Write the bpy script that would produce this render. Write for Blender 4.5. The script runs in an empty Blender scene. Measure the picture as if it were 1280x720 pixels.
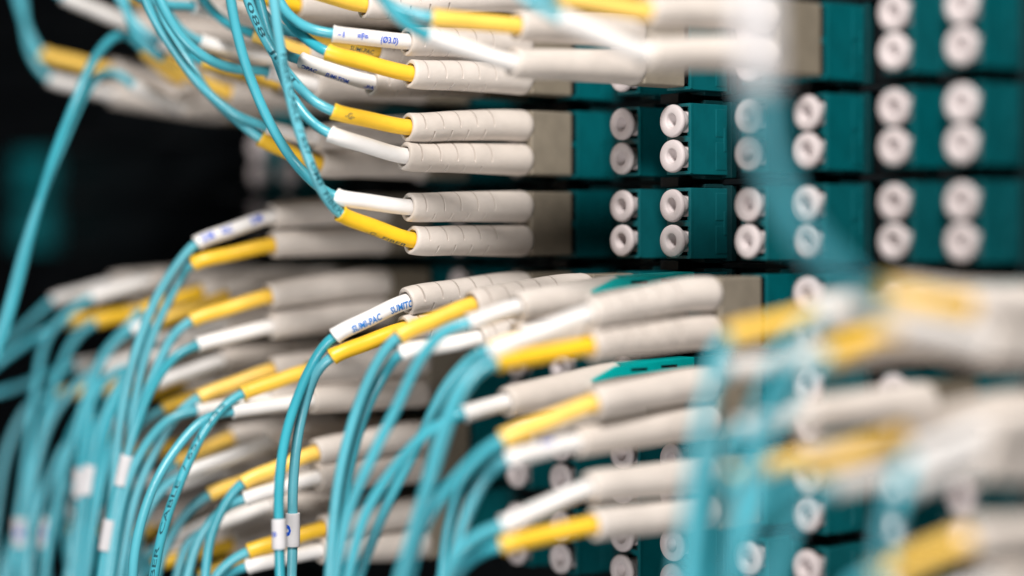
import bpy, bmesh, math, random
from mathutils import Vector, Matrix
random.seed(7)
sc = bpy.context.scene
# ------------------------------------------------------------------ camera
MM = 0.001
F = 2431.0                      # focal length in photo pixels (1280 wide)
HY = 291.0                      # horizon row of the photo
CAMZ = 1200.0                   # camera height, mm
cd = bpy.data.cameras.new('camera'); cam = bpy.data.objects.new('camera', cd)
sc.collection.objects.link(cam); sc.camera = cam
cam.location = (0, 0, CAMZ*MM); cam.rotation_euler = (math.radians(90), 0, 0)
cd.sensor_width = 36; cd.lens = F/1280*36
cd.shift_y = -(360-HY)/1280
cd.clip_start = 0.02; cd.clip_end = 20
cd.dof.use_dof = True; cd.dof.focus_distance = 0.354; cd.dof.aperture_fstop = 3.6
cd.dof.aperture_blades = 0
# ------------------------------------------------------------------ world and lamps
w = bpy.data.worlds.new("World"); sc.world = w; w.use_nodes = True
w.node_tree.nodes['Background'].inputs[0].default_value = (0.75, 0.85, 1, 1)
w.node_tree.nodes['Background'].inputs[1].default_value = 0.02
def area(name, loc, target, size, power, col):
    l = bpy.data.lights.new(name, 'AREA'); l.shape = 'RECTANGLE'; l.size = size[0]*MM; l.size_y = size[1]*MM
    l.energy = power; l.color = col
    o = bpy.data.objects.new(name, l); sc.collection.objects.link(o)
    o.location = Vector(loc)*MM
    d = (Vector(target)-Vector(loc)).normalized()
    o.rotation_euler = d.to_track_quat('-Z', 'Y').to_euler()
area('ceiling_lamp', (0, 60, CAMZ+275), (0, 330, CAMZ-60), (100, 65), 2.6, (1, 0.97, 0.94))
area('fill_light', (-110, 10, CAMZ-160), (-20, 350, CAMZ-70), (150, 130), 1.0, (1, 0.98, 0.97))  # added fill from low left to brighten the lower bundle, not a real fixture
sc.view_settings.view_transform = 'Standard'; sc.view_settings.look = 'None'
sc.view_settings.exposure = 0; sc.view_settings.gamma = 1
sc.render.engine = 'CYCLES'
sc.cycles.use_denoising = True
sc.cycles.max_bounces = 6; sc.cycles.diffuse_bounces = 3; sc.cycles.glossy_bounces = 3
sc.cycles.caustics_reflective = False; sc.cycles.caustics_refractive = False

# ------------------------------------------------------------------ panel geometry
PHI = math.radians(40)
U = Vector((math.sin(PHI), -math.cos(PHI), 0))      # along the panel, towards the viewer
N = Vector((-math.cos(PHI), -math.sin(PHI), 0))     # out of the panel
ROTZ = -(math.pi/2-PHI)
D0 = F/6.7
AT = {-12:-.3653,-11:-.3375,-10:-.332,-9:-.304,-8:-.2652,-7:-.2373,-6:-.1983,-5:-.1704,-4:-.1314,-3:-.1035,-2:-.0645,-1:-.0366,0:0,1:.0281,2:.0676,3:.0962,4:.1349,5:.1631,6:.2018,7:.23,8:.2687,9:.2969}
AT[-15] = -.475; AT[-16] = -.503; AT[-17] = -.542; AT[-9] = -.3042; AT[-10] = -.3322; AT[-11] = -.371; AT[-12] = -.399
def tt(c): return AT[c]*D0/math.cos(PHI)
def rowz(r): return CAMZ-(-11.5+103*(r-3))/6.7
P0 = Vector(((776-640)/F*D0, D0, 0))
def pan(c, r, n=0, u=0, z=0):
    p = P0+U*(tt(c)+u)+N*n; p.z = rowz(r)+z; return p
def at(px, py, D): return Vector(((px-640)/F*D, D, CAMZ-(py-HY)/F*D))
TAILN = 37.0; LEG = 3.2

# ------------------------------------------------------------------ materials
def mat(name, col, rough=0.45, spec=0.5, bump=0.0, bscale=900, vary=0.06, vscale=120, sss=0.0, dirt=None, coat=0.0, tint=0.1):
    m = bpy.data.materials.new(name); m.use_nodes = True
    nt = m.node_tree; b = nt.nodes['Principled BSDF']
    b.inputs['Roughness'].default_value = rough
    b.inputs['Specular IOR Level'].default_value = spec
    b.inputs['Coat Weight'].default_value = coat
    tc = nt.nodes.new('ShaderNodeTexCoord')
    nz = nt.nodes.new('ShaderNodeTexNoise'); nz.inputs['Scale'].default_value = vscale; nz.inputs['Detail'].default_value = 5
    nt.links.new(tc.outputs['Object'], nz.inputs['Vector'])
    mx = nt.nodes.new('ShaderNodeMix'); mx.data_type = 'RGBA'
    c1 = tuple(max(0, x*(1-vary*1.6)) for x in col); c2 = tuple(min(1, x*(1+vary)) for x in col)
    if dirt: c1 = dirt
    mx.inputs['A'].default_value = (*c1, 1); mx.inputs['B'].default_value = (*c2, 1)
    rp = nt.nodes.new('ShaderNodeMapRange'); rp.inputs['From Min'].default_value = 0.3; rp.inputs['From Max'].default_value = 0.62
    nt.links.new(nz.outputs['Fac'], rp.inputs['Value']); nt.links.new(rp.outputs['Result'], mx.inputs['Factor'])
    oi = nt.nodes.new('ShaderNodeObjectInfo'); hs = nt.nodes.new('ShaderNodeHueSaturation')
    mr = nt.nodes.new('ShaderNodeMapRange'); mr.inputs['To Min'].default_value = 1-tint; mr.inputs['To Max'].default_value = 1+tint*.6
    m2 = nt.nodes.new('ShaderNodeMapRange'); m2.inputs['To Min'].default_value = 1+tint*.8; m2.inputs['To Max'].default_value = 1-tint*.8
    nt.links.new(oi.outputs['Random'], mr.inputs['Value']); nt.links.new(oi.outputs['Random'], m2.inputs['Value'])
    nt.links.new(mr.outputs['Result'], hs.inputs['Value']); nt.links.new(m2.outputs['Result'], hs.inputs['Saturation'])
    nt.links.new(mx.outputs['Result'], hs.inputs['Color']); nt.links.new(hs.outputs['Color'], b.inputs['Base Color'])
    if bump:
        n2 = nt.nodes.new('ShaderNodeTexNoise'); n2.inputs['Scale'].default_value = bscale; n2.inputs['Detail'].default_value = 3
        nt.links.new(tc.outputs['Object'], n2.inputs['Vector'])
        bp = nt.nodes.new('ShaderNodeBump'); bp.inputs['Strength'].default_value = bump; bp.inputs['Distance'].default_value = 0.0001
        nt.links.new(n2.outputs['Fac'], bp.inputs['Height']); nt.links.new(bp.outputs['Normal'], b.inputs['Normal'])
    if sss:
        b.inputs['Subsurface Weight'].default_value = sss
        b.inputs['Subsurface Radius'].default_value = (1, .6, .4); b.inputs['Subsurface Scale'].default_value = 0.0008
    return m
M_BOOT = mat('beige_boot_rubber', (.63, .565, .51), .5, .35, .5, 2500, .05, 200)
M_BODY = mat('taupe_connector_plastic', (.20, .17, .128), .5, .35, .45, 1800, .07, 300)
M_WHITE = mat('white_sleeve_plastic', (.79, .76, .735), .38, .5, .15, 1500, .03, 200)
M_YEL = mat('yellow_sleeve_plastic', (.88, .54, .065), .38, .5, .2, 1500, .06, 200)
M_CAB = mat('aqua_cable_jacket', (.07, .375, .455), .3, .5, .25, 1200, .07, 90, tint=.12)
M_CAP = mat('pinkish_white_cap_plastic', (.53, .47, .465), .6, .3, .2, 1800, .04, 250)
M_TEAL = mat('teal_adapter_plastic', (.001, .092, .105), .36, .4, .3, 1500, .08, 200, tint=.03)
M_FLG = mat('dark_teal_flange_plastic', (.001, .03, .034), .45, .4, .3, 1500, .1, 200)
M_TRIG = mat('bright_teal_trigger_plastic', (.008, .42, .41), .35, .5, .2, 1500, .05, 200)
M_BLACK = mat('black_panel_paint', (.004, .005, .006), .5, .25, .4, 900, .1, 50)
M_WALL = mat('black_rack_interior', (.002, .0025, .003), .8, .1, 0, 900, .1, 20)
M_BAND = mat('white_paper_label', (.62, .60, .61), .6, .2, .2, 1500, .03, 200)
M_BLUE = mat('blue_print_ink', (.0, .08, .55), .5, .2)
M_CYAN = mat('bright_blue_print_ink', (.0, .17, .55), .5, .2)
M_INK = mat('dark_print_ink', (.01, .07, .09), .5, .2)

# ------------------------------------------------------------------ helpers
def link_mesh(name, bm, m, parent=None, smooth=True, label=None):
    me = bpy.data.meshes.new(name)
    bm.normal_update(); bm.to_mesh(me); bm.free()
    me.materials.append(m)
    if smooth:
        for p in me.polygons: p.use_smooth = True
    o = bpy.data.objects.new(name, me); sc.collection.objects.link(o)
    if parent is not None: o.parent = parent
    if label: o['label'] = label
    return o
def bevel(o, wdt, seg=2, ang=40):
    b = o.modifiers.new('bevel', 'BEVEL'); b.width = wdt*MM; b.segments = seg; b.limit_method = 'ANGLE'; b.angle_limit = math.radians(ang)
    b.harden_normals = False
def box(bm, x0, x1, y0, y1, z0, z1):
    v = [bm.verts.new(Vector(p)*MM) for p in ((x0,y0,z0),(x1,y0,z0),(x1,y1,z0),(x0,y1,z0),(x0,y0,z1),(x1,y0,z1),(x1,y1,z1),(x0,y1,z1))]
    for f in ((0,3,2,1),(4,5,6,7),(0,1,5,4),(1,2,6,5),(2,3,7,6),(3,0,4,7)): bm.faces.new([v[i] for i in f])
def empty(name, loc, rz, label, cat, group=None):
    o = bpy.data.objects.new(name, None); sc.collection.objects.link(o); o.empty_display_size = .004
    o.location = Vector(loc)*MM; o.rotation_euler = (0, 0, rz)
    o['label'] = label; o['category'] = cat
    if group: o['group'] = group
    return o
def lathe(bm, prof, seg=36):
    """profile (r, y) about the local Y axis; y negative = out of the panel"""
    rings = []
    for r, y in prof:
        rings.append([bm.verts.new(Vector((r*math.cos(2*math.pi*k/seg), y, r*math.sin(2*math.pi*k/seg)))*MM) for k in range(seg)])
    for a, b in zip(rings, rings[1:]):
        for k in range(seg): bm.faces.new((a[k], a[(k+1)%seg], b[(k+1)%seg], b[k]))
    bm.faces.new(rings[-1])
    bmesh.ops.recalc_face_normals(bm, faces=bm.faces)

# a dense smooth path through 3-D points
class Path:
    def __init__(s, pts, step=0.35):
        P = [Vector(p) for p in pts]
        P = [P[0]*2-P[1]]+P+[P[-1]*2-P[-2]]
        out = []
        for i in range(1, len(P)-2):
            p0, p1, p2, p3 = P[i-1:i+3]
            t0 = 0; t1 = t0+max(1e-3, (p1-p0).length)**.5; t2 = t1+max(1e-3, (p2-p1).length)**.5; t3 = t2+max(1e-3, (p3-p2).length)**.5
            n = max(3, int((p2-p1).length/step))
            for k in range(n):
                t = t1+(t2-t1)*k/n
                A1 = p0*((t1-t)/(t1-t0))+p1*((t-t0)/(t1-t0)); A2 = p1*((t2-t)/(t2-t1))+p2*((t-t1)/(t2-t1)); A3 = p2*((t3-t)/(t3-t2))+p3*((t-t2)/(t3-t2))
                B1 = A1*((t2-t)/(t2-t0))+A2*((t-t0)/(t2-t0)); B2 = A2*((t3-t)/(t3-t1))+A3*((t-t1)/(t3-t1))
                out.append(B1*((t2-t)/(t2-t1))+B2*((t-t1)/(t2-t1)))
        out.append(P[-2])
        for _ in range(14):      # relax the joints of the spline a little
            out = [out[0], out[1]]+[(out[i-1]+out[i]*2+out[i+1])/4 for i in range(2, len(out)-2)]+[out[-2], out[-1]]
        s.p = out; s.s = [0]
        for a, b in zip(out, out[1:]): s.s.append(s.s[-1]+(b-a).length)
        s.L = s.s[-1]
        s.t = [(out[min(i+1, len(out)-1)]-out[max(i-1, 0)]).normalized() for i in range(len(out))]
        up = Vector((0, 0, 1)); s.u = []
        for t in s.t:
            up = (up-t*up.dot(t)).normalized(); s.u.append(up.copy())
    def ev(s, q):
        q = min(max(q, 0), s.L-1e-6)
        import bisect
        i = max(0, min(len(s.p)-2, bisect.bisect_right(s.s, q)-1))
        f = (q-s.s[i])/max(1e-9, s.s[i+1]-s.s[i])
        t = s.t[i].lerp(s.t[i+1], f).normalized(); u = s.u[i].lerp(s.u[i+1], f); u = (u-t*u.dot(t)).normalized()
        return s.p[i].lerp(s.p[i+1], f), t, u, t.cross(u)
    def near(s, pt):
        b = min(range(len(s.p)), key=lambda i: (s.p[i]-pt).length); return s.s[b]
    def near_px(s, px, py):
        def e(p): return (640+p.x/p.y*F-px)**2+(HY+(CAMZ-p.z)/p.y*F-py)**2
        b = min(range(len(s.p)), key=lambda i: e(s.p[i])); return s.s[b]

def sweep(path, prof, seg, org, rfun=None, close0=True, close1=True):
    """prof: list of (s, r); returns a bmesh in coordinates relative to org (mm)"""
    bm = bmesh.new(); rings = []
    for q, r in prof:
        p, t, u, v = path.ev(q)
        ring = []
        for k in range(seg):
            a = 2*math.pi*k/seg
            rr = r if rfun is None else rfun(q, r, a)
            ring.append(bm.verts.new((p+(u*math.cos(a)+v*math.sin(a))*rr-org)*MM))
        rings.append(ring)
    for a, b in zip(rings, rings[1:]):
        for k in range(seg): bm.faces.new((a[k], b[k], b[(k+1)%seg], a[(k+1)%seg]))
    if close0: bm.faces.new(rings[0])
    if close1: bm.faces.new(list(reversed(rings[-1])))
    bmesh.ops.recalc_face_normals(bm, faces=bm.faces)
    return bm
def lin(a, b, n): return [a+(b-a)*i/(n-1) for i in range(n)]

def inv_parent(o, parent, org):
    """vertices are relative to org in world axes; parent is a rotated empty at org"""
    o.parent = parent; o.matrix_parent_inverse = Matrix.Rotation(-ROTZ, 4, 'Z')

def ink(txt, path, q0, size, radius, m, parent, root, org, side=0.0, length=None, name='printed_text'):
    cu = bpy.data.curves.new('t', 'FONT'); size = size/.72; cu.body = txt; cu.size = size; cu.offset = size*(.035 if m in (M_CYAN, M_BLUE) else .012); cu.resolution_u = 2
    to = bpy.data.objects.new('t', cu); sc.collection.objects.link(to)
    dg = bpy.context.evaluated_depsgraph_get(); dg.update()
    me = to.evaluated_get(dg).to_mesh()
    bm = bmesh.new(); bm.from_mesh(me)
    bmesh.ops.triangulate(bm, faces=bm.faces)
    for _ in range(3):
        es = [e for e in bm.edges if e.calc_length() > size*.16]
        if es: bmesh.ops.subdivide_edges(bm, edges=es, cuts=1); bmesh.ops.triangulate(bm, faces=bm.faces)
    x1 = max(v.co.x for v in bm.verts); h = size*.7; squeeze = 1 if length is None else length/x1
    for v in bm.verts:
        x = v.co.x*squeeze; y = v.co.y-h/2
        q = q0-x
        p, t, u, vv = path.ev(q)
        tocam = (Vector((0, 0, CAMZ))-p); tocam = (tocam-t*tocam.dot(t)).normalized()
        rd = -t                              # reading direction
        lat = tocam.cross(rd)                # text "up"
        a = side+y/radius
        v.co = (p+(tocam*math.cos(a)+lat*math.sin(a))*(radius+.025)-org)*MM
    bpy.data.objects.remove(to)
    o = link_mesh(name, bm, m, None, False)
    o.parent = parent
    return o

# ------------------------------------------------------------------ the setting
bm = bmesh.new(); box(bm, -310, 260, 14.6, 18, -150, 150)
# raised ribs between the adapter rows
for r in range(-2, 11):
    z = (CAMZ-rowz(r))*-1-7.7
    box(bm, -308, 258, 12.2, 14.5, z-.5, z+.5)
    for c in AT:
        if c % 2 == 0:
            x = tt(c)
            box(bm, x+6.4, x+11.2, 4.0, 14.55, z-.95, z+.9)
po = link_mesh('patch_bay', bm, M_BLACK, None, False)
po.location = Vector((P0.x, P0.y, CAMZ))*MM; po.rotation_euler = (0, 0, ROTZ)
po['label'] = 'black patch panel behind the teal adapters, running back to the left'; po['category'] = 'patch bay'
bevel(po, .15)
bm = bmesh.new(); box(bm, -900, 900, 60, 64, -500, 700)
wo = link_mesh('wall', bm, M_WALL, None, False); wo.location = Vector((P0.x, P0.y, CAMZ))*MM; wo.rotation_euler = (0, 0, ROTZ)
wo['kind'] = 'structure'

# ------------------------------------------------------------------ adapters
def adapter_meshes():
    bm = bmesh.new()
    xs = [-3.7, -3.05, 1.85, 2.4]; zs = [-6.45, -5.85, -.55, .55, 5.85, 6.45]; dep = 5.5; back = 12.2; y0 = 0
    V = {}
    def v(x, y, z):
        k = (round(x, 3), round(y, 3), round(z, 3))
        if k not in V: V[k] = bm.verts.new(Vector(k)*MM)
        return V[k]
    for i in range(3):
        for j in range(5):
            a, b, c_, d = xs[i], xs[i+1], zs[j], zs[j+1]
            if i == 1 and j in (1, 3):
                bm.faces.new((v(a,dep,c_), v(b,dep,c_), v(b,dep,d), v(a,dep,d)))
                bm.faces.new((v(a,0,c_), v(b,0,c_), v(b,dep,c_), v(a,dep,c_)))
                bm.faces.new((v(a,0,d), v(a,dep,d), v(b,dep,d), v(b,0,d)))
                bm.faces.new((v(a,0,c_), v(a,dep,c_), v(a,dep,d), v(a,0,d)))
                bm.faces.new((v(b,0,c_), v(b,0,d), v(b,dep,d), v(b,dep,c_)))
            else:
                bm.faces.new((v(a,0,c_), v(b,0,c_), v(b,0,d), v(a,0,d)))
            bm.faces.new((v(a,back,c_), v(a,back,d), v(b,back,d), v(b,back,c_)))
    for i in range(3):
        for z in (zs[0], zs[-1]):
            bm.faces.new((v(xs[i],0,z), v(xs[i+1],0,z), v(xs[i+1],back,z), v(xs[i],back,z)))
    for j in range(5):
        for x in (xs[0], xs[-1]):
            bm.faces.new((v(x,0,zs[j]), v(x,0,zs[j+1]), v(x,back,zs[j+1]), v(x,back,zs[j])))
    bmesh.ops.recalc_face_normals(bm, faces=bm.faces)
    # narrow key ribs inside the ports and a shallow step on the side wall
    for z in (3.2, -3.2):
        box(bm, -2.9, -1.9, .9, 5.4, z+1.75, z+2.55)
        box(bm, -2.9, -1.9, .9, 5.4, z-2.55, z-1.75)
        box(bm, .9, 1.8, .7, 5.4, z+1.95, z+2.6)
        box(bm, .9, 1.8, .7, 5.4, z-2.6, z-1.95)
    box(bm, 2.3, 2.56, -.06, .55, -6.3, 6.3)
    box(bm, 2.3, 2.5, 6.6, 9.5, -5.6, -.5); box(bm, 2.3, 2.5, 6.6, 9.5, .5, 5.6)
    box(bm, 2.3, 2.62, 8.6, 9.3, -2.2, 2.2)
    fl = bmesh.new()
    box(fl, -4.6, 3.5, 9.6, 11.0, -7.0, 7.0)
    box(fl, -2.6, 1.2, 5.0, 11.8, 6.5, 7.25)
    box(fl, -2.6, 1.2, 5.0, 11.8, -7.25, -6.5)
    return bm, fl
ab, fb = adapter_meshes()
def mesh_of(name, bm, m, smooth=False):
    me = bpy.data.meshes.new(name); bm.normal_update(); bm.to_mesh(me); bm.free(); me.materials.append(m)
    for p in me.polygons: p.use_smooth = smooth
    return me
ME_HOUS = mesh_of('housing', ab, M_TEAL); ME_FLG = mesh_of('flange', fb, M_FLG)
cb = bmesh.new()
lathe(cb, [(2.02, 4.5), (2.02, .9), (1.78, .75), (1.78, .1), (2.02, -.05), (2.02, -1.3), (1.9, -1.45), (2.78, -1.6), (2.98, -1.8), (3.0, -2.15), (2.9, -2.5), (2.7, -2.64), (1.6, -2.66), (1.36, -2.58), (1.22, -2.35), (1.02, -.7), (.6, -.5)], 40)
ME_CAP = mesh_of('dust_cap', cb, M_CAP, True)
COLN = {-1: "in the sharp plugs' column", -2: 'one column left of the sharp plugs', -3: 'two columns left of the sharp plugs', -4: 'three columns left of the sharp plugs',
        -5: 'four columns left of the sharp plugs', -6: 'five columns left of the sharp plugs', -7: 'six columns left of the sharp plugs', -8: 'seven columns left of the sharp plugs',
        0: 'first column right of the sharp plugs', 1: 'second column right of the sharp plugs', 2: 'third column right of the sharp plugs', 3: 'fourth column right of the sharp plugs',
        4: 'fifth column right of the sharp plugs', 5: 'rightmost whole column', 6: 'column at the right edge', 7: 'column beyond the right edge plugs', 8: 'last column at far right'}
ROWN = {0: 'row cut by the top edge', 1: 'first full row', 2: 'second full row', 3: 'third full row', 4: 'fourth full row', 5: 'fifth full row', 6: 'sixth full row', 7: 'bottom row'}
def adapter(r, c, state):
    o = empty('fiber_adapter', pan(c, r, -2.5), ROTZ, 'teal adapter %s, %s, %s' % ({'cap': 'with capped ports', 'plug': 'holding a plug', 'open': 'with empty ports'}[state], ROWN[r], COLN[c]), 'fiber adapter', 'teal adapters mounted in the patch panel')
    h = bpy.data.objects.new('housing', ME_HOUS); sc.collection.objects.link(h); h.parent = o; bevel(h, .14)
    f = bpy.data.objects.new('flange', ME_FLG); sc.collection.objects.link(f); f.parent = o; bevel(f, .12)
    if state == 'cap':
        for z, nm in ((LEG, 'upper'), (-LEG, 'lower')):
            k = bpy.data.objects.new('dust_plug', ME_CAP); sc.collection.objects.link(k)
            k.location = pan(c, r, -2.5, 0, z)*MM; k.rotation_euler = (random.uniform(-.03, .03), random.uniform(0, 6), ROTZ+random.uniform(-.03, .03))
            k['label'] = '%s white dust cap, %s, %s' % (nm, ROWN[r], COLN[c]); k['category'] = 'dust plug'
            k['group'] = 'white dust caps plugging the free adapter ports'

# ------------------------------------------------------------------ patch cords
BOOTL = TAILN-8.5; CR = .92
def cord(r, c, up, lo, label, trig=False, fine=True, bands=()):
    org = pan(c, r, 4)
    root = empty('patch_lead', org, ROTZ, label, 'patch lead', 'fiber patch leads plugged into the panel')
    # connector body, local axes: x along panel, -y outwards
    bm = bmesh.new()
    box(bm, -2.5, 2.4, -5.0, 5.2, -6.1, 6.1)
    b = link_mesh('connector_body', bm, M_BODY, root, False); bevel(b, .35, 3)
    bm = bmesh.new()
    for z in (LEG, -LEG): box(bm, -2.2, 1.5, 5.25, 9.5, z-2.1, z+2.1)
    link_mesh('plug_nose', bm, M_BLACK, root, False)
    if trig:
        bm = bmesh.new()
        # slotted teal trigger: a cover over the boots with a deep side wall, slanted at its free end
        for xa, xb, prof in ((3.15, 3.95, [(6.0, 4.6), (6.0, 6.6), (-13.0, 5.8), (-18.6, 3.7), (-18.3, 3.2), (-12.8, 3.9)]),
                             (-1.0, 3.2, [(6.0, 6.32), (6.0, 6.6), (-8, 6.2), (-10.5, 6.15), (-10.5, 5.95), (-8, 6.0)])):
            A = [bm.verts.new(Vector((xa, y, z))*MM) for y, z in prof]; B = [bm.verts.new(Vector((xb, y, z))*MM) for y, z in prof]
            bm.faces.new(A); bm.faces.new(list(reversed(B)))
            for i in range(len(prof)): bm.faces.new((A[i], B[i], B[(i+1)%6], A[(i+1)%6]))
        bmesh.ops.recalc_face_normals(bm, faces=bm.faces)
        t = link_mesh('latch_trigger', bm, M_TRIG, root, False, 'bright teal slotted trigger above the boots'); bevel(t, .3, 2)
        bm = bmesh.new()
        box(bm, 3.9, 3.97, -9.8, -5.8, 4.75, 5.25); box(bm, 3.9, 3.97, -2.4, 1.6, 5.0, 5.5)
        s_ = link_mesh('slot', bm, M_BLACK, None, False); s_.parent = t
    for z, leg in ((LEG, up), (-LEG, lo)):
        if leg is None: continue
        dt = pan(c, r, TAILN, 0, z)
        tl = leg.get('t'); base = pan(c, r, 8.5, 0, z)
        if tl: tail = at(tl[0], tl[1], dt.y)
        else: tail = dt
        pts = [base, base+N*6, base.lerp(tail, .62)+(pan(c, r, 8.5+.62*BOOTL, 0, z)-base.lerp(tail, .62))*.22, tail]
        sl = leg['s']; dz = sl[2] if len(sl) > 2 else -6
        se = at(sl[0], sl[1], dt.y+dz)
        # let the sleeve leave the boot along the boot's own direction
        pts.append(tail.lerp(se, .5)+(tail-pts[2]).normalized()*.6)
        pts.append(se)
        for q in leg['p']:
            pts.append(at(q[0], q[1], dt.y+dz+(q[2] if len(q) > 2 else 0)))
        P = Path(pts)
        sb = P.near(tail); ss = P.near(se)
        # boot: rounded foot, taper, strain-relief slits, hollow tail
        g = []
        for k in range(9): g.append((sb-2.3-k*2.0, k % 2))
        rp = [(0, 2.0), (.08, 2.45), (.3, 2.75), (.8, 2.98), (1.6, 3.06)]
        qs = set(x for x in lin(2.4, sb-1.6, 16) if all(abs(x-q) > .34 for q, _ in g))
        for q, _ in g: qs.update((q-.3, q-.2, q-.14, q+.14, q+.2, q+.3))
        R = lambda q: 3.06-.42*q/sb
        rp += [(q, R(q)) for q in sorted(qs)]
        rp += [(sb-.7, R(sb)), (sb-.25, R(sb)-.03), (sb-.05, R(sb)-.14), (sb, R(sb)-.3), (sb-.03, 1.95), (sb-.3, 1.8), (sb-3, 1.6)]
        ph = random.uniform(-.25, .25); sgn = 1 if random.random() < .5 else -1
        def rf(q, rr, a, g=g, ph=ph, sgn=sgn):
            for gq, kd in g:
                if abs(q-gq) < .16 and rr > 2.2:
                    d = abs((a-(math.pi if kd else 0)*1-sgn*.0-ph-.35*(1 if kd else -1)+math.pi) % (2*math.pi)-math.pi)
                    if d < (.8 if kd else 1.28): return rr-.5
            return rr+.0
        bo = link_mesh('boot', sweep(P, rp, 44 if fine else 28, org, rf if fine else None, True, False), M_BOOT); bo.data.set_sharp_from_angle(angle=math.radians(38)); inv_parent(bo, root, org)
        m = M_YEL if leg['c'] == 'y' else M_WHITE
        rs = 1.46
        sp = [(q, rs) for q in lin(sb-4, ss-1.0, 26)]+[(ss-.5, rs+.05), (ss-.12, rs+.12), (ss, rs+.05), (ss+.02, rs-.15), (ss-.05, 1.12), (ss-1.5, 1.0)]
        so = link_mesh('sleeve', sweep(P, sp, 28, org), m); inv_parent(so, root, org)
        n = max(20, int((P.L-ss)/1.4))
        ca = link_mesh('cable', sweep(P, [(q, CR) for q in lin(ss-1.6, P.L, n)], 20, org), M_CAB); inv_parent(ca, root, org)
        for tx in leg.get('ink', ()):
            where, body, q0, size, mm_, side, ln_ = tx
            par, rad = (so, rs) if where == 's' else (ca, CR)
            q = (sb+(ss-sb)*q0) if where == 's' else (P.near_px(*q0))
            ink(body, P, q, size, rad, mm_, par, root, org, side, ln_)
        for bx, by, ln, tx in leg.get('band', ()):
            q = P.near_px(bx, by)
            pr = [(q-ln/2, .95), (q-ln/2, 1.31)]+[(x, 1.33) for x in lin(q-ln/2+.1, q+ln/2-.1, 7)]+[(q+ln/2, 1.31), (q+ln/2, .95)]
            bo = link_mesh('label_band', sweep(P, pr, 24, org), M_BAND); inv_parent(bo, root, org)
            if tx: ink(tx[0], P, q+tx[2]/2, tx[1], 1.33, M_BLUE, bo, root, org, tx[3], tx[2])
    plugged.add((r, c))
plugged = set()
Y = lambda t, s, p, **k: dict(c='y', t=t, s=s, p=p, **k)
W = lambda t, s, p, **k: dict(c='w', t=t, s=s, p=p, **k)

# --- third, second and first rows, in focus
cord(3, -1, W((510, 259), (420, 246), [(398, 233, 2), (368, 203, 4), (338, 155, 4), (312, 95, 3), (296, 40, 2), (286, -15, 2), (278, -70, 2)]),
     Y((514, 300), (425, 267), [(405, 243, -2), (388, 205, -4), (370, 150, -5), (356, 90, -5), (346, 30, -5), (340, -20, -5), (336, -70, -5)],
       ink=[('s', '-G- FIBER', .62, .9, M_INK, -.95, 8), ('c', 'FIBER CABLE  / 657  OM3  FIBER CABLE', (352, 66), 1.1, M_INK, .45, 38)]),
     'lowest sharp patch cord of the upper group, its two boots casting onto taupe body')
cord(2, -1, Y((509, 159), (416, 139), [(392, 126, 0), (370, 104, 2), (350, 78, 4), (328, 42, 5), (310, 0, 5), (296, -60, 5)],
       ink=[('s', '-G-', .86, 1.1, M_INK, .0, 1.7), ('c', '088  JIE T', (311, 4), 1.0, M_INK, .0, 19)]),
     W((505, 195), (412, 167), [(388, 151, 1), (366, 122, 2), (350, 85, 8), (335, 40, 9), (322, -10, 10), (312, -60, 10)]),
     'sharp patch cord with yellow sleeve over white sleeve, just above the lowest sharp one')
cord(1, -1, W((508, 52), (416, 42), [(388, 36, 0), (362, 20, 2), (345, -8, 4), (330, -60, 6)],
       ink=[('s', '-1', .95, 1.0, M_BLUE, .1, 1.1), ('s', '=F=', .71, 1.15, M_BLUE, .1, 2.1), ('s', '(Ø3.0)', .39, 1.15, M_BLUE, .0, 3.3)]),
     Y((512, 92), (409, 65), [(385, 50, 2), (362, 28, 5), (346, -2, 8), (334, -60, 10)]),
     'sharp patch cord whose white sleeve is printed (Ø3.0) in blue, over a yellow sleeve')
cord(1, -2, Y((470, 62), (384, 42), [(356, 38, 2), (332, 20, 3), (312, -15, 4), (300, -60, 5)], ink=[('s', 'SUMI-PAC', .4, .9, M_INK, -.4, 4.5)]),
     W((464, 103), (376, 75), [(357, 68, 4), (338, 48, 8), (322, 5, 10), (310, -60, 12)], ink=[('s', 'OPAC', .97, .9, M_BLUE, -.8, 2.6), ('s', 'SUMI-TOM.', .66, .95, M_BLUE, -.75, 5), ('s', '-PA', .12, .95, M_BLUE, -.75, 2)]),
     'patch cord tucked behind the (Ø3.0) one, its white sleeve curving down with dark print')
cord(0, -1, W(None, (420, -60), [(390, -90), (370, -130)]), Y((455, 6), (385, -14), [(360, -28), (330, -70)]),
     'patch cord cut by the top edge, right above the (Ø3.0) sleeve')
cord(0, -3, W(None, (300, -60), [(260, -90), (230, -120)]), Y((372, 8), (300, -10), [(270, -25), (240, -70)]),
     'patch cord cut by the top edge, left of centre behind aqua cables', fine=False)
cord(1, -3, Y((382, 66), (318, 42), [(285, 30, 6), (255, 0, 8), (230, -60, 10)]),
     W((392, 106), (334, 89), [(300, 87, -2), (268, 78, -5), (236, 56, -7), (212, 24, -8), (196, -12, -8), (186, -60, -8)]),
     'patch cord with dark teal cable sweeping from the top edge to a white sleeve tip', fine=False)
cord(1, -4, W((338, 72), (250, 52), [(225, 36, -2), (204, 5, -3), (190, -50, -4)]),
     Y((346, 104), (256, 78), [(236, 66, 3), (212, 38, 6), (196, 0, 8), (184, -50, 10)]),
     'patch cord with blurred amber sleeve directly under the dark teal sweeping cable', fine=False)
cord(0, -4, Y(None, (230, -50), [(200, -70), (180, -110)]), W((285, 18), (240, 8), [(208, 6, -4), (170, -6, -6), (140, -50, -8)]),
     'patch cord whose white sleeve lies level at the top edge above the amber sleeves', fine=False)
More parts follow.
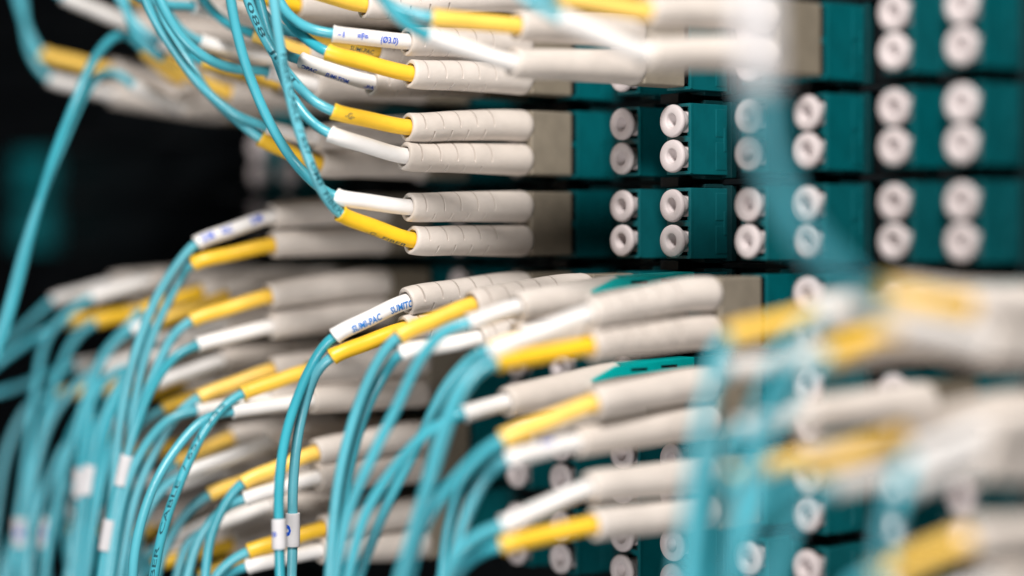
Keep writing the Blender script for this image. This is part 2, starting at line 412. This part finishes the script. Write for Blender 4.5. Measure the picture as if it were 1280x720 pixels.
cord(1, -5, W((277, 85), (200, 52), [(175, 35), (150, 0), (130, -50)]), Y((285, 116), (205, 74), [(180, 55), (160, 20), (150, -50)]),
     'blurred patch cord with amber sleeve rising to the top left, behind crossing aqua cables', fine=False)
cord(1, -6, Y((225, 98), (180, 62, -8), [(163, 45, 0), (143, 46, -4), (118, 74, -8), (93, 130, -12), (66, 200, -14), (42, 280, -14), (22, 360, -14), (-2, 440, -14), (-25, 500, -14)]),
     W((225, 132), (168, 108, -8), [(150, 94, 2), (128, 92, -2), (106, 118, -8), (80, 176, -12), (54, 240, -14), (30, 310, -14), (8, 390, -14), (-18, 460, -14), (-40, 520, -14)]),
     'blurred patch cord whose aqua pair falls steeply across the black gap at left', fine=False)
cord(1, -8, Y((135, 88), (52, 66), [(38, 45), (22, 0), (12, -50)]), W((140, 118), (62, 98), [(40, 70), (30, 20), (28, -50)]),
     'farthest blurred patch cord at upper left with amber and white sleeves', fine=False)
cord(0, -7, Y(None, (90, -60), [(60, -80), (40, -120)]), W((160, 28), (80, -5), [(50, -30), (30, -70)]),
     'far blurred patch cord cut by the top edge at upper left', fine=False)
cord(2, -3, W((392, 172), (332, 158), [(292, 142, -2), (252, 108, -2), (216, 60, -4), (186, 10, -6), (168, -50, -8)]),
     Y((398, 204), (325, 173), [(296, 150, 0), (262, 118, 2), (232, 74, 4), (204, 24, 4), (190, -40, 4)]),
     'soft patch cord behind the sharp ones, amber sleeve joined by two aqua cables from top', fine=False)
# --- nearer cords along the top edge
cord(1, 1, Y((646, 32), (541, 22), [(510, 16, 0), (484, 4, 0), (462, -20, 0), (445, -60, 0)]),
     W((640, 78), (534, 44), [(508, 30, -2), (485, 8, -3), (470, -20, -4), (455, -60, -4)]),
     'patch cord with short bright yellow sleeve above the sharp group, reaching second free column', fine=False)
cord(1, 3, Y((808, 14), (698, -6), [(668, -14), (635, -40), (610, -80)]), W((806, 66), (700, 22), [(668, 4, 0), (640, -20), (615, -60)]),
     'upper right blurred patch cord behind the hanging white bands, with whitish sloping sleeve', fine=False)
# --- bundle in focus below
cord(4, -1, W((508, 377), (418, 420), [(398, 442, 1), (374, 492, 1), (356, 550, 0), (349, 610, -2), (349, 670, -3), (351, 745, -3)],
       ink=[('s', 'SUMI-PAC', .80, 1.35, M_CYAN, -.42, 6.1), ('s', 'SUMITO', .265, 1.35, M_CYAN, -.42, 4.6)], band=[(349, 668, 5.2, ('0', 1.0, .9, .75))]),
     Y((505, 412), (415, 446), [(397, 464, 1), (381, 506, 4), (371, 555, 5), (366, 615, 5), (366, 665, 5), (364, 745, 5)], band=[(366, 661, 6.0, ('0', 1.7, 2.2, .95))]),
     'sharp patch cord whose white sleeve reads SUMI-PAC in blue')
cord(4, 0, Y((590, 381), (498, 420), [(476, 446, 0), (452, 496, 0), (432, 560, 0), (420, 625, 0), (410, 745, 0)]),
     W((597, 424), (503, 441), [(484, 462, 3), (458, 512, 4), (438, 580, 4), (426, 650, 4), (414, 745, 4)]),
     'patch cord whose long yellow sleeve crosses over the one beneath SUMI-PAC')
cord(4, 1, W((646, 384), (586, 404), [(556, 414, 0), (526, 448, 0), (498, 505, 0), (466, 570, 0), (436, 640, 0), (415, 745, 0)]),
     Y((648, 422), (612, 436), [(592, 446, 3), (560, 480, 5), (520, 560, 8), (480, 640, 8), (440, 745, 8)]),
     'patch cord with upper of the two teal slotted triggers', trig=True, fine=False)
cord(4, 2, W((735, 393), (616, 438), [(598, 450, 2), (572, 486, 3), (552, 540, 3), (535, 600, 3), (518, 660, 3), (496, 745, 3)]),
     Y((737, 432), (621, 453), [(598, 464, -1), (570, 504, -3), (548, 565, -3), (530, 625, -3), (512, 680, -3), (494, 745, -3)]),
     'large soft patch cord directly beneath the upper teal trigger, white sleeve above yellow')
cord(5, 1, W((632, 503), (580, 518), [(556, 526, 0), (522, 552, 0), (486, 595, 0), (456, 645, 0), (430, 745, 0)]),
     Y((652, 545), (634, 556), [(612, 566, 4), (580, 600, 6), (560, 660, 8), (550, 745, 8)]),
     'patch cord with lower of the two teal slotted triggers', trig=True, fine=False)
cord(5, 2, Y((741, 504), (628, 549), [(600, 568, 0), (562, 608, 0), (530, 655, 0), (505, 745, 0)]),
     W((720, 552), (636, 574), [(612, 590, 3), (588, 632, 4), (570, 685, 4), (556, 745, 4)], ink=[('s', '3.0', .55, 1.2, M_BLUE, .9, 2.4)]),
     'large patch cord beneath the lower teal trigger, steep yellow sleeve over white', fine=False)
cord(6, 2, W((736, 610), (628, 657), [(600, 668, 0), (572, 692, 0), (545, 750, 0)]), Y((741, 656), (628, 681), [(602, 690, 2), (575, 712, 4), (555, 755, 4)]),
     'lowest large patch cord at centre, white sleeve over yellow, above the bottom caps', fine=False)
# --- left, softer
cord(3, -4, W((340, 270), (246, 304), [(226, 325, 0), (196, 372, 0), (168, 445, 0), (150, 530, 0), (142, 610, 0), (125, 745, 0)],
       ink=[('s', 'SUMI', .93, 1.5, M_BLUE, .2, 2.4), ('s', 'PAC', .68, 1.5, M_BLUE, .2, 2.2), ('s', 'SUMI', .3, 1.5, M_BLUE, .2, 2.4)]),
     Y((340, 306), (243, 329), [(228, 345, 3), (206, 385, 3), (180, 450, 3), (165, 530, 3), (158, 620, 3), (150, 745, 3)]),
     'soft patch cord against the black gap, blue printed white sleeve over yellow', fine=False)
cord(4, -4, Y((336, 370), (240, 400), [(218, 418, 0), (196, 460, -2), (172, 525, -3), (152, 600, -3), (130, 745, -3)], band=[(145, 586, 6, None)]),
     W((338, 408), (247, 431), [(220, 445, -2), (190, 485, -3), (165, 550, -3), (140, 640, -3), (122, 745, -3)], band=[(131, 668, 6, None)]),
     'soft patch cord under the blue printed one, its yellow sleeve largest of three', fine=False)
cord(4, -5, Y((283, 372), (194, 406), [(182, 425, 0), (160, 470, 0), (135, 530, 0), (120, 610, 0), (105, 745, 0)]),
     W((277, 402), (195, 428), [(170, 450), (130, 520), (110, 600), (95, 745)], band=[(112, 600, 6, None)]),
     'soft patch cord with the middle of three stacked yellow sleeves', fine=False)
cord(4, -6, Y((250, 366), (178, 388), [(160, 408), (128, 446), (100, 520), (72, 620), (52, 745)]),
     W((236, 392), (165, 412), [(142, 430), (122, 465), (112, 540), (116, 640), (130, 745)]),
     'blurred patch cord with the leftmost of three stacked yellow sleeves', fine=False)
cord(4, -8, W((140, 356), (66, 376), [(44, 396), (5, 430), (-40, 465)]), Y((165, 392), (84, 402, -10), [(60, 412, -6), (10, 445, -8), (-40, 485, -8)]),
     'far left blurred patch cord edging the black gap, dark amber sleeve beneath whitish boots', fine=False)
cord(4, -7, W((185, 352), (115, 372), [(92, 386), (60, 420), (44, 490), (30, 600), (8, 745)]), Y((188, 388), (120, 402), [(95, 422), (72, 470), (48, 560), (26, 640), (24, 680), (30, 760)], band=[(25, 665, 6, ('00', 1.6, 2, 0))]),
     'far left blurred patch cord whose cables fall straight down near the left edge', fine=False)
cord(5, -4, Y((340, 463), (250, 496), [(228, 512, 0), (198, 556, 0), (170, 620, 0), (145, 745, 0)]),
     W((336, 500), (246, 513), [(212, 524, -2), (180, 560, -3), (155, 620, -3), (135, 745, -3)]),
     'soft patch cord with yellow sleeve just behind and left of the one below SUMI-PAC', fine=False)
cord(5, -3, Y((388, 463), (303, 492), [(280, 508, -2), (252, 545, -5), (222, 610, -9), (202, 670, -12), (188, 745, -14)],
       ink=[('c', 'FIBER  CABLE  / 657  255', (186, 742), .8, M_INK, .35, 38)]),
     W((388, 500), (290, 514), [(256, 524, -3), (224, 556, -6), (192, 608, -10), (170, 680, -14), (164, 750, -16)]),
     'patch cord whose two sharp glossy cables curve down together, one with black lettering', fine=False)
cord(6, -3, Y((394, 566), (304, 603), [(284, 626, 0), (264, 670, 0), (254, 745, 0)]), W((396, 597), (307, 623), [(280, 636, 2), (250, 672, 3), (228, 745, 3)]),
     'patch cord with yellow over white sleeves left of the two white cable bands', fine=False)
cord(7, -3, Y((403, 661), (311, 689), [(288, 702, 0), (266, 726, 0), (255, 760, 0)]), W((400, 688), (310, 708), [(290, 716, 2), (272, 734, 3), (262, 760, 3)]),
     'patch cord at the bottom edge whose sleeves pass behind the two white cable bands', fine=False)
cord(6, -4, W((336, 556), (232, 592), [(205, 610), (175, 660), (160, 745)]), Y((338, 592), (262, 618), [(235, 640), (205, 690), (190, 745)]),
     'blurred patch cord in the dark hollow left of centre, dim amber sleeve', fine=False)
cord(6, -5, Y((288, 549), (222, 580), [(200, 598), (180, 645), (165, 745)]), W((277, 585), (208, 612), [(185, 632), (168, 690), (155, 745)]),
     'blurred patch cord with yellow sleeve seen behind the lettered cable', fine=False)
cord(7, -5, W((277, 650), (200, 684), [(180, 700), (165, 745)]), Y((288, 681), (194, 706), [(178, 720), (165, 755)]),
     'blurred patch cord at the bottom left with yellow sleeve beneath a long whitish one', fine=False)
cord(7, -4, W((336, 632), (262, 660), [(235, 680), (215, 745)]), Y(None, (250, 720), [(230, 735), (215, 760)]),
     'blurred patch cord low down, directly behind the pair at the bottom edge', fine=False)
cord(5, -5, W((277, 452), (195, 480), [(168, 500), (140, 560), (120, 640), (105, 745)]), Y((280, 486), (205, 512), [(178, 530), (150, 590), (130, 745)]),
     'blurred patch cord between the three stacked yellow sleeves and the lettered cable', fine=False)
cord(5, -6, W((225, 440), (160, 460), [(135, 472), (108, 520), (100, 600), (98, 745)], band=[(101, 603, 6, None)]), Y((228, 478), (165, 500), [(130, 520), (112, 580), (100, 745)]),
     'blurred patch cord behind vertical aqua cables at left, pale sleeves sloping down', fine=False)
cord(5, -8, W((150, 448), (95, 458), [(62, 468), (20, 484), (-40, 502)]), Y((140, 478), (72, 494), [(40, 505), (10, 560), (-5, 640), (-15, 745)]),
     'blurred patch cord at left with fat amber sleeve under a level aqua cable', fine=False)
cord(6, -6, Y((228, 558), (168, 568), [(142, 580), (100, 640), (85, 745)]), W((228, 590), (150, 610), [(120, 640), (90, 700), (80, 760)]),
     'blurred patch cord low at left, amber spot between aqua cables', fine=False)
cord(6, -8, Y((150, 545), (106, 560), [(78, 582), (44, 625), (16, 680), (0, 745)]), W((150, 575), (100, 572), [(68, 596), (34, 640), (8, 700), (-8, 755)]),
     'blurred patch cord whose bright aqua cables sweep down to the lower left corner', fine=False)
cord(6, -7, W((184, 532), (110, 534), [(84, 556), (62, 600), (40, 660), (30, 745)]), Y((184, 566), (122, 574), [(98, 596), (66, 640), (56, 680), (60, 745)], band=[(56, 665, 6, ('00', 1.6, 2, 0))]),
     'blurred patch cord at lower left, cables hanging with a blue marked band', fine=False)
cord(7, -6, Y((232, 660), (150, 668), [(128, 676), (100, 700), (85, 745)]), W((226, 690), (140, 690), [(118, 700), (98, 722), (88, 760)]),
     'blurred patch cord in the lower left tangle, mostly hidden behind vertical aqua cables', fine=False)
cord(5, -7, W((186, 444), (124, 462), [(98, 480), (66, 520), (44, 590), (36, 745)]), Y((186, 478), (130, 492), [(108, 510), (84, 560), (78, 640), (95, 745)]),
     'blurred patch cord at left behind the fat amber sleeve, cables crossing as they fall', fine=False)
cord(7, -8, W((146, 640), (82, 640), [(62, 648), (40, 675), (35, 745)]), Y((146, 668), (84, 662), [(60, 672), (30, 700), (10, 745)]),
     'blurred patch cord low in the left corner tangle, beyond two marked bands', fine=False)
# --- right, very near and strongly blurred
cord(4, 5, Y((1012, 394), (912, 420), [(896, 440, 0), (886, 510, -4), (880, 610, -8), (872, 745, -10)]), W((1008, 448), (905, 462), [(886, 490, -4), (872, 560, -8), (862, 640, -10), (850, 745, -12)]),
     'blurred patch cord on the right, yellow sleeve leading to cables falling beside large boots', fine=False)
cord(4, 6, W((1122, 372), (1030, 392), [(1000, 412, 2), (965, 470, 0), (935, 560, 0), (910, 745, 0)]), Y((1118, 412), (1034, 444), [(1004, 470, 0), (968, 530, 0), (936, 620, 0), (915, 745, 0)]),
     'very blurred patch cord right of centre, short yellow sleeve between white blobs', fine=False)
cord(4, 7, Y((1208, 384), (1098, 366), [(1070, 350, -6), (1014, 292, -10), (972, 205, -13), (958, 100, -15), (956, 10, -15), (950, -60, -15)], band=[(960, 48, 13, None)]),
     W((1225, 425), (1095, 392), [(1062, 356, -6), (1006, 300, -13), (963, 212, -17), (945, 110, -20), (936, 10, -20), (932, -60, -20)], band=[(941, 40, 13, None)]),
     'very blurred patch cord at right whose aqua cables rise past white bands to the top', fine=False)
cord(5, 5, W((1004, 520), (925, 536), [(904, 556, 0), (888, 610, -3), (874, 680, -5), (862, 750, -6)]), Y((1000, 574), (915, 598), [(895, 620, 0), (884, 670, 0), (878, 750, 0)]),
     'blurred patch cord with fat white boot ending in a taupe body, lower right', fine=False)
cord(5, 6, Y((1128, 544), (1004, 588), [(975, 606, 0), (940, 650, 0), (915, 745, 0)]), W((1140, 588), (1040, 606), [(1012, 622, 0), (985, 665, 0), (960, 745, 0)]),
     'blurred patch cord with the brightest large yellow sleeve at lower right', fine=False)
cord(5, 7, W((1226, 540), (1140, 574), [(1122, 604, 0), (1112, 660, 0), (1098, 745, 0)]), W((1218, 576), (1134, 606), [(1118, 630, 0), (1106, 690, 0), (1110, 745, 0)]),
     'very blurred patch cord meeting the right edge, pale sleeve turning down into aqua', fine=False)
cord(6, 7, Y((1205, 676), (1098, 722), [(1070, 735, 0), (1040, 775, 0)]), W((1240, 735), (1150, 770), [(1120, 790), (1090, 830)]),
     'very blurred patch cord in the lower right corner with large yellow sleeve', fine=False)

# ------------------------------------------------------------------ fill the panel
SKIP = set()
for r in range(1, 8):
    for c in range(-8, 8):
        if (r, c) in SKIP: continue
        if (r, c) in plugged: adapter(r, c, 'plug')
        elif c >= -3 or (r in (2, 3) and c >= -8 and c != -6 and c != -5): adapter(r, c, 'cap')
for r in (2, 3):
    for c, nm in ((-17, 'farthest'),):
        COLN[c] = nm+' at the dark far left end'; adapter(r, c, 'open')
